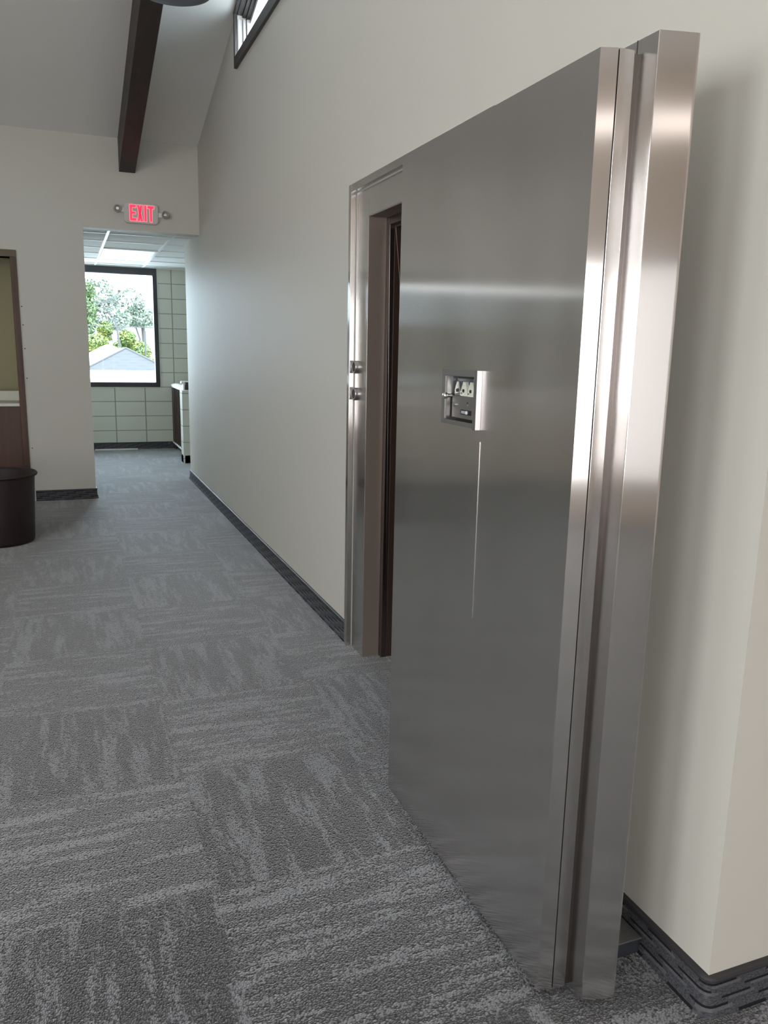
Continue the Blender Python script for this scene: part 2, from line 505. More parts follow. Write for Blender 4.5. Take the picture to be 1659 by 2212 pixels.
slopebox(bm, XW+.085, XW+.12, WY0, WY1-.03, top(WY0)-.085, top(WY0)-.058, top(WY1)-.085, top(WY1)-.058)
obj('sash', bm, m_sash, w2, bevel=.002)
bm = B(); slopebox(bm, XW+.10, XW+.105, WY0+.01, WY1-.03, WZ0+.01, top(WY0)-.06, WZ0+.01, top(WY1)-.06)
obj('pane', bm, m_glass, w2)

# daylight windows out of frame
wi = 3
def plain_window(axis, fixed, a, b, z0, z1, side, sky_blocker=True):
    global wi
    w = bpy.data.objects.new('window_%d' % wi, None); COL.objects.link(w); wi += 1
    w['kind'] = 'structure'; w['label'] = 'tall daylight window with slim bronze frame'
    bm = B()
    def bar(p0, p1, q0, q1):
        lo, hi = sorted((fixed, fixed+side*.08))
        if axis == 'y': box(bm, p0, p1, lo, hi, q0, q1)
        else: box(bm, lo, hi, p0, p1, q0, q1)
    bar(a, b, z0, z0+.06); bar(a, b, z1-.06, z1); bar(a, a+.06, z0+.06, z1-.06); bar(b-.06, b, z0+.06, z1-.06)
    m = (a+b)/2; bar(m-.03, m+.03, z0+.06, z1-.06)
    obj('window_frame', bm, m_brown_alu, w)
    if sky_blocker:  # unseen sheet added to keep sky light out of the opening
        bm = B(); lo, hi = sorted((fixed+side*.13, fixed+side*.14))
        if axis == 'y': box(bm, a-.1, b+.1, lo-.06, hi-.06, z0-.1, z1+.1)
        else: box(bm, lo-.06, hi-.06, a-.1, b+.1, z0-.1, z1+.1)
        obj('sky_blocker', bm, m_white, w)
for a, b in RW: plain_window('y', YR, a, b, RZ0, RZ1, -1)
for a, b in LW: plain_window('x', XL, a, b, LZ0, LZ1, -1)
plain_window('x', BX0, 9.05, 10.25, .9, 2.3, -1, False)

# ------------------------------------------------------------------ baseboards
def baseboard(name, path, label, close0=False):
    """path: plan polyline on the wall face, room on the left-hand side of travel; corners rounded"""
    pts = []
    n = len(path)
    for i, p in enumerate(path):
        if 0 < i < n-1:
            a, b = Vector(path[i-1]), Vector(path[i+1]); c = Vector(p)
            da, db = (a-c).normalized(), (b-c).normalized(); r = .018
            for k in range(7):
                t = k/6.
                q = (c+da*r)*(1-t)**2 + 2*t*(1-t)*c + (c+db*r)*t*t
                pts.append(q)
        else: pts.append(Vector(p))
    def strip(prof, nm, mat, parent=None):
        bm = B(); uv = uv_layer(bm); rows = []; s = 0
        S = [0]
        for i in range(1, len(pts)): S.append(S[-1]+(pts[i]-pts[i-1]).length)
        for i, p in enumerate(pts):
            d = (pts[min(i+1, len(pts)-1)]-pts[max(i-1, 0)]).normalized(); nn = Vector((-d.y, d.x))
            rows.append([bm.verts.new((p.x+nn.x*o, p.y+nn.y*o, z)) for o, z in prof])
        for i in range(len(rows)-1):
            for j in range(len(prof)-1):
                f = bm.faces.new((rows[i][j], rows[i+1][j], rows[i+1][j+1], rows[i][j+1]))
                for l in f.loops:
                    ii = i if l.vert in rows[i] else i+1
                    l[uv].uv = (S[ii], l.vert.co.z)
        bm.faces.new(rows[0]); bm.faces.new(rows[-1])
        bmesh.ops.recalc_face_normals(bm, faces=bm.faces)
        me = bpy.data.meshes.new(nm); bm.to_mesh(me); bm.free(); me.materials.append(mat)
        o = bpy.data.objects.new(nm, me); COL.objects.link(o)
        if parent: o.parent = parent
        return o
    body = strip([(0, 0), (.022, 0), (.017, .008), (.0125, .02), (.011, .05), (.010, .084), (0, .084), (0, 0)], name, m_base)
    strip([(0, .083), (.0125, .083), (.0135, .088), (.012, .094), (.007, .097), (0, .097), (0, .083)], 'binding', m_base_cap, body)
    body['kind'] = 'structure'; body['label'] = label
    return body
# room side must be to the left of travel
baseboard('baseboard_right', [(XW, YE), (XW, 3.585)][::-1], 'charcoal striped carpet baseboard running along the corridor wall')
baseboard('baseboard_near', [(XW+2.2, YN), (XW, YN), (XW, 2.25)][::-1][::-1], 'charcoal striped carpet baseboard wrapping the near wall corner')
baseboard('baseboard_far', [(XA, YD+T), (XA, YD), (-.31, YD)], 'charcoal striped carpet baseboard under the far wall')
baseboard('baseboard_back', [(1.42, YB), (BX0, YB)], 'charcoal striped carpet baseboard under the block wall')

# ------------------------------------------------------------------ vault door frame
vf = thing('vault_door_frame', (XW, 2.9, 0), 'brushed steel vault doorway frame set into the corridor wall', 'door frame')
FX = XW-.003
bm = B()   # face plate
box(bm, FX, XW+.08, 3.376, 3.528, 0, 2.115)
box(bm, FX, XW+.08, 2.45, 3.376, 2.0, 2.115)
box(bm, FX, XW+.08, 2.30, 2.45, 0, 2.115)
obj('face_plate', bm, m_steel, vf, bevel=.001)
bm = B(); box(bm, FX+.0015, XW+.079, 3.373, 3.376, 0, 1.998); box(bm, FX+.0015, XW+.079, 2.45, 3.373, 1.997, 2.0); box(bm, FX+.0015, XW+.079, 2.45, 2.453, 0, 1.997)
obj('jamb_reveal', bm, m_reveal, vf)
bm = B()   # second step of the jamb
box(bm, XW+.08, XW+.105, 3.341, 3.528, 0, 2.0); box(bm, XW+.08, XW+.105, 2.485, 3.341, 1.965, 2.0)
box(bm, XW+.08, XW+.105, 2.30, 2.485, 0, 2.0)
obj('jamb_step', bm, m_steel_shaded, vf, bevel=.0015)
bm = B()
box(bm, XW+.105, XW+WT, 3.336, 3.528, 0, 1.965); box(bm, XW+.105, XW+WT, 2.49, 3.336, 1.955, 1.965)
box(bm, XW+.105, XW+WT, 2.30, 2.49, 0, 1.965)
obj('jamb_lining', bm, plain('jamb_brown_reflection', (.10, .062, .048), .35, .6), vf, bevel=.001)  # reddish brown reflections of the steel put into the lining colour
bm = B()   # raised trim
def trim_bar(name, *a):
    b = B(); box(b, *a); return obj(name, b, m_steel, vf, bevel=.002)
trim_bar('side_trim', 1.222, XW, 3.540, 3.572, 0, 2.152)
trim_bar('side_trim', 1.222, XW, 2.256, 2.288, 0, 2.152)
trim_bar('head_trim', 1.222, XW, 2.288, 3.540, 2.120, 2.152)
b = B(); box(b, 1.240, XW, 3.572, 3.590, 0, 2.135); obj('outer_lip', b, m_steel, vf, bevel=.001)
bm = B(); box(bm, 1.2515, XW+.01, 3.528, 3.540, 0, 2.12); box(bm, 1.2515, XW+.01, 2.288, 2.30, 0, 2.12); box(bm, 1.2515, XW+.01, 2.30, 3.528, 2.115, 2.12)
obj('shadow_gap', bm, m_seam, vf)
for z in (1.358, 1.236):
    bm = B()
    lathe(bm, [(.0, .013), (.0205, .013), (.0205, .001), (.022, -.001), (.0275, -.0005), (.029, .003), (.029, .018)], (FX-.014, 3.508, z), 'x', 40)
    o = obj('bolt_sleeve', bm, m_satin, vf, smooth=True)
    o['label'] = 'short polished tube ring projecting from the frame face'
    bm = B(); tube(bm, (FX-.0145, 3.508, z), (FX-.0015, 3.508, z), .0205, n=32); obj('bore_shade', bm, plain('bore_shade_grey', (.055, .052, .048), .6, .2), o)  # dark plug put in for the shade inside the hollow ring
bm = B(); tube(bm, (1.318, 3.3755, 1.905), (1.318, 3.3775, 1.905), .004, n=12); obj('screw_hole', bm, m_seam, vf)
bm = B(); box(bm, XW+.105, XW+WT, 2.49, 3.336, 0, .004); obj('threshold', bm, m_carpet, vf)

# ------------------------------------------------------------------ the vault door, swung flat against the wall
vd = thing('vault_door', (1.03, 2.3, 0), 'massive brushed stainless steel vault door swung open against the wall', 'vault door')
SX, SY0, SY1, SZ0, SZt = .920, 1.312, 2.222, .022, 1.971
TY0, TY1, TZ0, TZ1 = 1.722, 1.884, 1.262, 1.374        # time lock window
def slab_with_hole():
    bm = B()
    plan_front = .953
    # front skin around the hole, bevelled near edge
    y_at = lambda x: SY0 - (x-SX)*(.012/.033)
    # near part
    prism(bm, [(SX, SY0), (.951, 1.3015), (.951, TY0), (SX, TY0)], SZ0, SZt)
    box(bm, SX, .951, TY1, SY1, SZ0, SZt)
    box(bm, SX, .951, TY0, TY1, SZ0, TZ0)
    box(bm, SX, .951, TY0, TY1, TZ1, SZt)
    return bm
bm = slab_with_hole()
bmesh.ops.remove_doubles(bm, verts=bm.verts, dist=1e-6)
# drop the interior faces shared by neighbouring boxes
obj('inner_panel', bm, m_steel, vd)
bm = B(); prism(bm, [(.9515, 1.3045), (.9530, 1.3045), (.9530, SY1-.003), (.9515, SY1-.003)], SZ0+.002, SZt-.002); 
obj('seam_line', bm, m_seam, vd)
bm = B(); prism(bm, [(.9530, 1.2995), (.985, 1.2990), (.985, SY1), (.9530, SY1)], SZ0, SZt)
obj('middle_step', bm, m_steel, vd, bevel=.001)
bm = B(); prism(bm, [(.985, 1.3035), (.9955, 1.3035), (.9955, SY1+.005), (.985, SY1+.005)], SZ0, SZt-.004)
obj('rebate_strip', bm, m_steel_shaded, vd)
bm = B(); prism(bm, [(.9955, 1.250), (1.067, 1.2335), (1.072, 1.2335), (1.072, 2.275), (.9955, 2.262)], .020, 1.991)
obj('outer_flange', bm, m_steel, vd, bevel=.0015)
bm = B(); box(bm, .9948, .9960, 1.3065, 1.3080, .022, 1.9905)
obj('flange_seam', bm, m_seam, vd)
for z in (.35, 1.68):
    bm = B(); tube(bm, (1.115, 2.325, z-.12), (1.115, 2.325, z+.12), .028, n=24); 
    hg = obj('hinge', bm, m_steel, vd, smooth=False)
    bm = B(); box(bm, 1.073, 1.10, 2.10, 2.325, z-.09, z+.09); box(bm, 1.13, XW-.0285, 2.29, 2.33, z-.09, z+.09)
    obj('hinge_leaf', bm, m_steel, hg)
# the groove under the time lock
bm = B(); box(bm, SX-.0011, SX, 1.6942, 1.6962, .780, 1.222)
o = obj('bright_bead', bm, m_polish, vd); o['label'] = 'thin bright vertical line below the lock window'
bm = B()
for y, z in ((1.42, 1.46), (1.36, .5)): tube(bm, (SX-.0008, y, z), (SX, y, z), .0015, n=8)
bm.free()

# time lock window frame
fr = B()
box(fr, SX-.006, SX, 1.700, 1.905, TZ1, 1.391)
box(fr, SX-.006, SX, 1.700, 1.905, 1.251, TZ0)
box(fr, SX-.006, SX, TY1, 1.905, TZ0, TZ1)
tf = obj('lock_window_frame', fr, m_grey_metal, vd, bevel=.0015)
tf['label'] = 'satin metal frame around the time lock window'
fr = B(); prism(fr, [(SX-.013, 1.699), (SX-.013, 1.715), (SX-.006, 1.7185), (SX-.006, TY0), (SX, TY0), (SX, 1.697)], 1.249, 1.391)
obj('bright_jamb', fr, m_satin, tf, bevel=.001)
fr = B(); box(fr, SX-.002, SX+.028, TY1-.0035, TY1, TZ0, TZ1); box(fr, SX-.002, SX+.028, TY0, TY0+.0025, TZ0, TZ1)
obj('frame_lining', fr, m_satin, tf)
# the recess
bm = B()
box(bm, .9465, .9505, TY0, TY1, TZ0, TZ1)
obj('recess_back', bm, m_seam, vd)
# the time lock: three movements above a grey case
tl = B(); box(tl, SX+.010, .9465, TY0+.004, TY1-.010, TZ0+.006, 1.3235)
tlo = obj('time_lock_case', tl, m_grey_metal, vd, bevel=.0015)
bm = B(); box(bm, SX+.024, .9465, TY0+.004, TY1-.010, 1.324, TZ1-.006)
obj('movement_housing', bm, plain('movement_blue', (.14, .14, .20), .25, .6), tlo, bevel=.003)
m_dial = plain('dial_ivory', (.82, .80, .70), .3)
for k, y in enumerate((1.742, 1.780, 1.818, 1.853)):
    bm = B()
    # bell shaped ivory movement casing
    prof = [(-.017, 1.3240), (.017, 1.3240), (.0165, 1.336), (.013, 1.347), (.008, 1.354), (.006, 1.360), (-.006, 1.360), (-.008, 1.354), (-.012, 1.347), (-.016, 1.336)]
    extr(bm, [(SX+.014, y+a, z) for a, z in prof], (.010, 0, 0))
    d = obj('dial', bm, m_dial if k < 3 else m_polish, tlo, bevel=.001)
    bm = B(); tube(bm, (SX+.0115, y, 1.3375), (SX+.014, y, 1.3375), .0042, n=16); obj('winding_arbor', bm, m_seam, d)
    bm = B(); tube(bm, (SX+.0115, y+.008, 1.331), (SX+.014, y+.008, 1.331), .0025, n=12); obj('pin', bm, m_polish, d)
bm = B()
box(bm, SX+.0092, SX+.010, 1.765, 1.822, 1.2785, 1.2905)
pl = obj('label_strip', bm, m_black, tlo)
bm = B(); box(bm, SX+.0086, SX+.0092, 1.794, 1.818, 1.281, 1.288); obj('printed_panel', bm, plain('print_grey', (.35, .36, .40), .4), pl)
bm = B(); tube(bm, (SX+.007, 1.787, 1.2845), (SX+.0092, 1.787, 1.2845), .0045, n=16); obj('pointer', bm, m_white, pl)
bm = B(); tube(bm, (SX+.0085, 1.748, 1.284), (SX+.010, 1.748, 1.284), .0055, n=20); obj('keyhole', bm, m_black, tlo)
for y, z in ((1.787, 1.3085), (1.751, 1.3085), (1.787, 1.3025), (1.751, 1.3025)):
    bm = B(); tube(bm, (SX+.009, y, z), (SX+.010, y, z), .0022, n=12); obj('screw', bm, m_seam if z > 1.305 else m_polish, tlo)
for y, z in ((1.853, 1.3015), (1.733, 1.2965)):
    bm = B(); tube(bm, (SX+.004, y, z), (SX+.010, y, z), .0062, n=20); obj('cover_screw', bm, m_polish, tlo)
bm = B(); lathe(bm, [(0, -.014), (.006, -.014), (.008, -.011), (.008, -.004), (.005, -.002), (.005, .01)], (SX+.0, 1.878, 1.3225), 'x', 28)
obj('latch_knob', bm, m_polish, tf, smooth=True)
bm = B(); box(bm, SX+.0055, SX+.0065, TY0+.003, TY1-.004, 1.3275, TZ1); obj('glass_pane', bm, m_glass, tf)

# ------------------------------------------------------------------ door stop behind the door
ds = thing('door_stop', (1.20, 1.36, 0), 'small dark metal box standing on the carpet behind the vault door edge', 'door stop')
bm = B(); box(bm, 1.165, 1.232, 1.345, 1.45, 0.0, .042)
obj('block', bm, plain('stop_dark', (.05, .055, .07), .35, .3), ds, bevel=.006, seg=3)
bm = B(); box(bm, 1.160, 1.232, 1.340, 1.452, .0425, .047)
obj('top_plate', bm, m_grey_metal, ds, bevel=.001)

# ------------------------------------------------------------------ ceiling beam
bt = lambda y: 2.966 + .250*(YD-y)
bm = B()
extr(bm, [(.548, YD, bt(YD)), (.566, 4.6, bt(4.6)), (.566, 4.6, zc(4.6)), (.548, YD, zc(YD))], (.14, 0, 0))
tag(obj('ceiling_beam', bm, m_beam, bevel=.004), 'dark stained timber beam running down the sloping ceiling', 'beam')
# the round dark rim at the top edge, hung below the beam
pn = thing('ceiling_fixture', (.67, 4.8, 3.23), 'dark round fixture rim at the top edge, hanging below the beam', 'light fixture')
bm = B()
lathe(bm, [(0, .02), (.10, .004), (.17, .0), (.205, .012), (.215, .04), (.215, .15), (.19, .17), (0, .17)], (.65, 4.86, 3.300), 'z', 56)
obj('shade', bm, plain('fixture_dark', (.045, .045, .06), .45), pn, smooth=True)
bm = B(); tube(bm, (.63, 4.86, 3.48), (.63, 4.86, bt(4.86)+.01), .02, n=16); obj('stem', bm, m_black, pn)

# ------------------------------------------------------------------ exit sign
es = thing('exit_sign', (.725, YD, 2.62), 'white lit EXIT sign with twin emergency lamp heads above the doorway', 'exit sign')
def rrect(x0, x1, z0, z1, r, n=6):
    o = []
    for cx, cz, a0 in ((x1-r, z0+r, -PI/2), (x1-r, z1-r, 0), (x0+r, z1-r, PI/2), (x0+r, z0+r, PI)):
        for k in range(n+1):
            a = a0+PI/2*k/n; o.append((cx+r*math.cos(a), cz+r*math.sin(a)))
    return o
bm = B(); extr(bm, [(x, YD-.035, z) for x, z in rrect(.575, .875, 2.532, 2.708, .032)], (0, .035, 0))
obj('housing', bm, plain('sign_white', (.58, .55, .53), .4), es, bevel=.004)
def letters(bm, g, y0, y1):
    """EXIT, x from .622 to .842, z from 2.55 to 2.692; g grows the strokes"""
    def pl(pts): extr(bm, [(x, y0, z) for x, z in pts], (0, y1-y0, 0))
    def rc(a, b, c, d): pl([(a-g, c-g), (b+g, c-g), (b+g, d+g), (a-g, d+g)])
    zb, zt = 2.553, 2.690
    rc(.626, .645, zb, zt); rc(.645, .678, zt-.022, zt); rc(.645, .675, 2.612, 2.631); rc(.645, .680, zb, zb+.022)
    zm = (zb+zt)/2
    x0, x1, w = .690, .738, .020
    pl([(x0-g, zt+g), (x0+w+g, zt+g), (x1+g, zb-g), (x1-w-g, zb-g)])
    pl([(x1-w-g, zt+g), (x1+g, zt+g), (x0+w+g, zb-g), (x0-g, zb-g)])
    rc(.752, .771, zb, zt)
    rc(.783, .838, zt-.022, zt); rc(.801, .820, zb, zt-.022)
bm = B(); letters(bm, .0045, YD-.0358, YD-.035)
obj('letter_outline', bm, emis('exit_pink', (1., .30, .33), .75), es)
bm = B(); letters(bm, 0, YD-.0372, YD-.036)
obj('lettering', bm, emis('exit_red', (1., .035, .10), .95), es)
for x, z, sgn in ((.520, 2.648, -1), (.938, 2.622, 1)):
    ex = .578 if sgn < 0 else .872
    bm = B(); extr(bm, [(ex, YD-.022, z+.016), (ex, YD-.022, z-.026), (x, YD-.022, z-.016), (x, YD-.022, z+.010)], (0, .02, 0))
    a = obj('lamp_arm', bm, m_white, es)
    bm = B(); lathe(bm, [(0, .0), (.013, .0), (.022, -.008), (.030, -.014), (.033, -.010), (.031, .03), (.02, .04), (0, .04)], (x, YD-.045, z), 'y', 32)
    h = obj('lamp_head', bm, plain('lamp_grey', (.30, .28, .26), .35, .2), es, smooth=True)
    bm = B(); tube(bm, (x, YD-.047, z), (x, YD-.043, z), .012, .020, n=20); obj('bulb', bm, m_polish, h)

# ------------------------------------------------------------------ service opening at the left
so = bpy.data.objects.new('trim_1', None); COL.objects.link(so); so.location = (-.384, YD, 1.2)
so['kind'] = 'structure'; so['label'] = 'brown wooden casing around the opening at the left edge'
bm = B(); box(bm, SX1-.012, SX1+.040, YD-.018, YD+T, 0, SZ1); obj('side_casing', bm, m_casing, so, bevel=.003)
bm = B(); box(bm, SX0, SX1+.040, YD-.018, YD+T, SZ1, SZ1+.060); obj('head_casing', bm, wood('casing_head', (.085, .062, .030), (.11, .082, .042), 'x', .5), so, bevel=.003)
bm = B(); box(bm, SX0, SX1-.012, YD+.010, YD+.05, 0, .875)
lg = thing('service_counter', (-.8, YD+.1, 0), 'brown fronted service counter with pale ledge in the opening behind the bin', 'counter')
obj('front_panel', bm, m_panel, lg)
bm = B(); box(bm, SX0, SX1-.012, YD-.005, YD+.42, .876, .905); box(bm, SX0, SX1-.012, YD+.42, YD+.45, .876, .995)
obj('ledge_top', bm, m_ledge, lg, bevel=.004)
# tube light under the head of the opening (seen only mirrored in the steel)
tb = thing('tube_light', (-2.6, YD+.05, 2.12), 'slim tube light under the head of the service opening', 'light')
bm = B(); box(bm, S2A, S2B, YD-.03, YD+T, S2L, S2L+.03); sl2 = obj('trim_2', bm, m_white); sl2['kind'] = 'structure'; sl2['label'] = 'white sill of the second service opening'
bm = B(); tube(bm, (S2A+.01, YD+.04, 2.115), (S2B-.01, YD+.04, 2.115), .020, n=12)
obj('tube', bm, emis('tube_glow', (.95, 1., .98), 2.2), tb)

# ------------------------------------------------------------------ waste bin
bn = thing('waste_bin', (-.51, 6.35, 0), 'tall round dark brown plastic waste bin', 'waste bin')
bm = B()
lathe(bm, [(0, .004), (.225, .004), (.236, .012), (.240, .03), (.262, .48), (.264, .500), (.262, .505), (.256, .500), (.234, .04), (0, .03)], (-.51, 6.35, 0), 'z', 72)
obj('body', bm, m_bin, bn, smooth=True)
bm = B()
lathe(bm, [(.262, .488), (.276, .492), (.283, .500), (.283, .508), (.276, .516), (.266, .514), (.258, .500)], (-.51, 6.35, 0), 'z', 72)
obj('rim', bm, m_bin, bn, smooth=True)

# ------------------------------------------------------------------ back room things
rl = thing('stair_guard', (1.4, 11.0, 0), 'dark wooden slatted stair guard with pale top and bottom rails', 'railing')
bm = B(); box(bm, 1.402, 1.438, 10.42, 11.82, .875, .905); obj('top_rail', bm, m_white, rl, bevel=.004)
bm = B(); box(bm, 1.400, 1.430, 10.42, 11.82, .085, .105); obj('bottom_rail', bm, m_white, rl)
for k in range(9):
    y = 10.50+k*.155
    bm = B(); box(bm, 1.404, 1.432, y-.02, y+.02, .105, .875); obj('baluster', bm, m_darkwood, rl)
bm = B(); box(bm, 1.440, 1.452, 10.42, 11.82, .02, .875); obj('backing_board', bm, m_black, rl)
bm = B(); box(bm, 1.404, 1.432, 11.55, 11.80, .02, .875); obj('end_post', bm, m_darkwood, rl)
bm = B(); box(bm, 1.335, 2.0, 10.20, 10.40, 0, .905)
pr = struct('pillar_block', bm, m_block, 'low painted block pier ending the stair guard', bevel=.004)
b2 = baseboard('baseboard_pier', [(1.335, 10.40), (1.335, 10.20), (2.0, 10.20)][::-1][::-1], 'charcoal carpet baseboard around the low block pier')
hr = thing('handrail', (1.42, 10.6, .97), 'dark brown handrail end with white cap on the block pier', 'handrail')
bm = B(); box(bm, 1.385, 1.80, 10.28, 10.36, .912, 1.005); obj('rail', bm, m_darkwood, hr, bevel=.004)
bm = B(); box(bm, 1.340, 1.384, 10.27, 10.37, .985, 1.018); box(bm, 1.362, 1.384, 10.27, 10.37, .912, .985); obj('end_cap', bm, m_white, hr, bevel=.008)
bm = B(); box(bm, 1.384, 1.80, 10.27, 10.37, 1.006, 1.018); obj('top_strip', bm, m_white, hr)
bm = B()
pts = [(1.385, .906), (1.40, .918), (1.43, .930), (1.47, .935), (1.50, .925), (1.51, .906)]
extr(bm, [(x, 10.45, z) for x, z in pts], (0, 1.3, 0))
tag(obj('guard_cap', bm, m_ledge), 'rounded pale cap lying along the stair guard', 'cap')
bm = B(); box(bm, .335, .905, 11.745, 11.79, 0, .014)
tag(obj('trim_strip', bm, m_white), 'loose white strip of trim lying on the carpet under the window', 'trim strip')

# ------------------------------------------------------------------ outdoors
m_shingle = M('pale_shingle').set(Roughness=.8)
p, s = m_shingle.pos()
row = m_shingle.math('DIVIDE', s[2], .085)
fr_ = m_shingle.math('FRACT', row)
colm = m_shingle.math('FRACT', m_shingle.math('ADD', m_shingle.math('DIVIDE', s[0], .55), m_shingle.math('MULTIPLY', m_shingle.math('FLOOR', row), .43)))
dk = m_shingle.math('MULTIPLY', m_shingle.math('LESS_THAN', fr_, .22), m_shingle.math('LESS_THAN', colm, .5))
m_shingle.link(m_shingle.mix(m_shingle.math('MULTIPLY', dk, .85), (0.0235, 0.0244, 0.0244), (0.0144, 0.0155, 0.0171)), m_shingle.b.inputs['Base Color'])
m_shingle = m_shingle.m
m_lit_white = plain('lit_white_roofing', (.85, .86, .86), .6)
m_siding = plain('pale_siding', (.6, .64, .68), .6)
m_ridge = plain('ridge_cap', (0.0279, 0.0285, 0.0310), .8)

hs = thing('neighbour_house', (1.8, 29, -3), 'neighbouring house with pale shingled hip roof', 'house')
ap = (1.77, 26., 1.38)
eL, eR = (-.9, 24.6, .02), (4.45, 24.6, .02)
bm = B()
a = bm.verts.new(ap); l_ = bm.verts.new(eL); r_ = bm.verts.new(eR)
l2, r2, a2 = bm.verts.new((eL[0], 30.2, .02)), bm.verts.new((eR[0], 30.2, .02)), bm.verts.new((ap[0], 28.8, 1.38))
for f in ((l_, r_, a), (l_, a, a2, l2), (r_, r2, a2, a), (l2, a2, r2), (l_, l2, r2, r_)): bm.faces.new(f)
obj('hip_roof', bm, m_shingle, hs)
bm = B(); tube(bm, eL, ap, .03, n=8); tube(bm, eR, ap, .03, n=8); obj('ridge_caps', bm, m_ridge, hs)
bm = B(); box(bm, -.6, 4.15, 24.9, 30.0, -3, .0); obj('walls', bm, m_siding, hs)
h2 = thing('lit_slope_house', (0, 34, -3), 'house whose white roof slope stands for the lit side of the hip roof', 'house')
bm = B()
extr(bm, [(-3.4, 30.5, -1.1), (1.6, 30.5, 1.47), (6.6, 30.5, -1.1)], (0, 5, 0))
obj('gable_roof', bm, m_lit_white, h2)  # white puts the lit side slope of the hip roof into the colour
bm = B(); box(bm, -3.0, 6.1, 30.6, 35.4, -3, -1.1); obj('walls', bm, m_siding, h2)
bm = B(); box(bm, 1.62, 1.74, 32.5, 32.65, 1.2, 1.60); ch = obj('chimney', bm, plain('chimney_grey', (.22, .2, .21), .8), h2)
bm = B(); box(bm, 1.60, 1.76, 32.48, 32.67, 1.60, 1.63); obj('chimney_cap', bm, m_ridge, ch)
pr2 = thing('porch_roof', (1, 17, .6), 'flat white roof just below the window', 'roof')
bm = B(); box(bm, -4, 6, 12.1, 21, .66, .80); obj('roof_slab', bm, m_lit_white, pr2)  # unseen near part added to bounce sky light up to the back ceiling
bm = B(); box(bm, -4, 6, 21.0, 21.12, .60, .84); obj('gutter', bm, m_siding, pr2)
bm = B(); box(bm, -60, 80, 12.3, 170, -3.3, -3.1)
struct('ground_outside', bm, plain('outdoor_ground', (.16, .20, .12), .9), 'ground outside far below the window')

def foliage(name, blobs, n, size, mat, parent):
    bm = B()
    for _ in range(n):
        c, r = random.choice(blobs)
        v = Vector((random.gauss(0, 1), random.gauss(0, 1), random.gauss(0, 1))).normalized()*random.uniform(.55, 1)**.5
        p = Vector(c) + Vector((v.x*r[0], v.y*r[1], v.z*r[2]))
        a = Vector((random.uniform(-1, 1), random.uniform(-1, 1), random.uniform(-1, 1))).normalized()
        b = a.orthogonal().normalized(); s_ = size*random.uniform(.6, 1.4)
        vs = [bm.verts.new(p+a*s_), bm.verts.new(p+b*s_*.6), bm.verts.new(p-a*s_), bm.verts.new(p-b*s_*.6)]
        bm.faces.new(vs)
    return obj(name, bm, mat, parent)
def leafmat(name, c1, c2):
    q = M(name).set(Roughness=.6)
    p, _ = q.pos()
    q.link(q.ramp(q.noise(p, 2.2, 3), [(.35, c1), (.65, c2)]), q.b.inputs['Base Color'])
    return q.m
m_yg = leafmat('leaf_yellow_green', (0.0268, 0.0580, 0.0036), (0.0759, 0.0848, 0.0053))
m_gr = leafmat('leaf_green', (0.0223, 0.0446, 0.0089), (0.0491, 0.0759, 0.0201))
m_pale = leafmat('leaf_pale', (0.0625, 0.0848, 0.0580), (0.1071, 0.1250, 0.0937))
m_bark = plain('bark', (.06, .05, .048), .9)
def tree(name, x, y, z0, blobs, n, size, mat, label, cat='tree', group=None, tr=.12):
    t = thing(name, (x, y, z0), label, cat, group)
    foliage('crown', blobs, n, size, mat, t)
    zt = max(b[0][2] for b in blobs)
    bm = B(); tube(bm, (x, y, z0), (x, y, zt), tr, tr*.4, n=8)
    for c, r in blobs: tube(bm, (x, y, (z0+c[2])/2), c, tr*.4, tr*.15, n=6)
    obj('trunk', bm, m_bark, t)
tree('leafy_tree', .9, 39, -3.1, [((.3, 39, 1.4), (1.0, .9, .8)), ((1.35, 39, 1.35), (.7, .8, .6)), ((.9, 39, .5), (1.4, 1., .8))], 3600, .085, m_yg, 'bright yellow green tree left of the chimney')
tree('leafy_tree', 1.93, 42.5, -3.1, [((1.95, 42.5, 2.20), (.37, .4, .38)), ((1.84, 42.5, 1.5), (.48, .5, .5))], 1500, .08, m_yg, 'slim yellow green treetop rising above the chimney')
tree('leafy_tree', 3.5, 41.5, -3.1, [((2.89, 41.5, 1.75), (.45, .6, .45)), ((2.51, 41.5, 1.2), (.5, .6, .4)), ((3.42, 41.5, 1.2), (.6, .7, .5)), ((3.42, 41.5, .6), (.8, .8, .5)), ((3.00, 41.5, .8), (.8, .8, .5))], 4200, .08, m_yg, 'broad yellow green tree above the hip roof')
tree('leafy_tree', 1.75, 62, -3.1, [((1.6, 62, 3.9), (.75, .9, 1.2)), ((1.1, 62, 2.8), (1.2, 1.2, .8)), ((1.9, 62, 5.2), (.4, .5, .6))], 2600, .13, m_gr, 'green tree at the left side of the window view', tr=.2)
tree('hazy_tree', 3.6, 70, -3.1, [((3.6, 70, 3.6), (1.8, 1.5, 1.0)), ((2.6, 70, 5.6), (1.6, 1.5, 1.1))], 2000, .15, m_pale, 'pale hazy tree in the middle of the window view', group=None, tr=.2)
tree('hazy_tree', 6.4, 72, -3.1, [((6.2, 72, 3.9), (1.5, 1.5, .9)), ((5.2, 72, 5.0), (1.4, 1.5, 1.2))], 1800, .15, m_pale, 'pale hazy tree towards the frame in the window view', tr=.2)
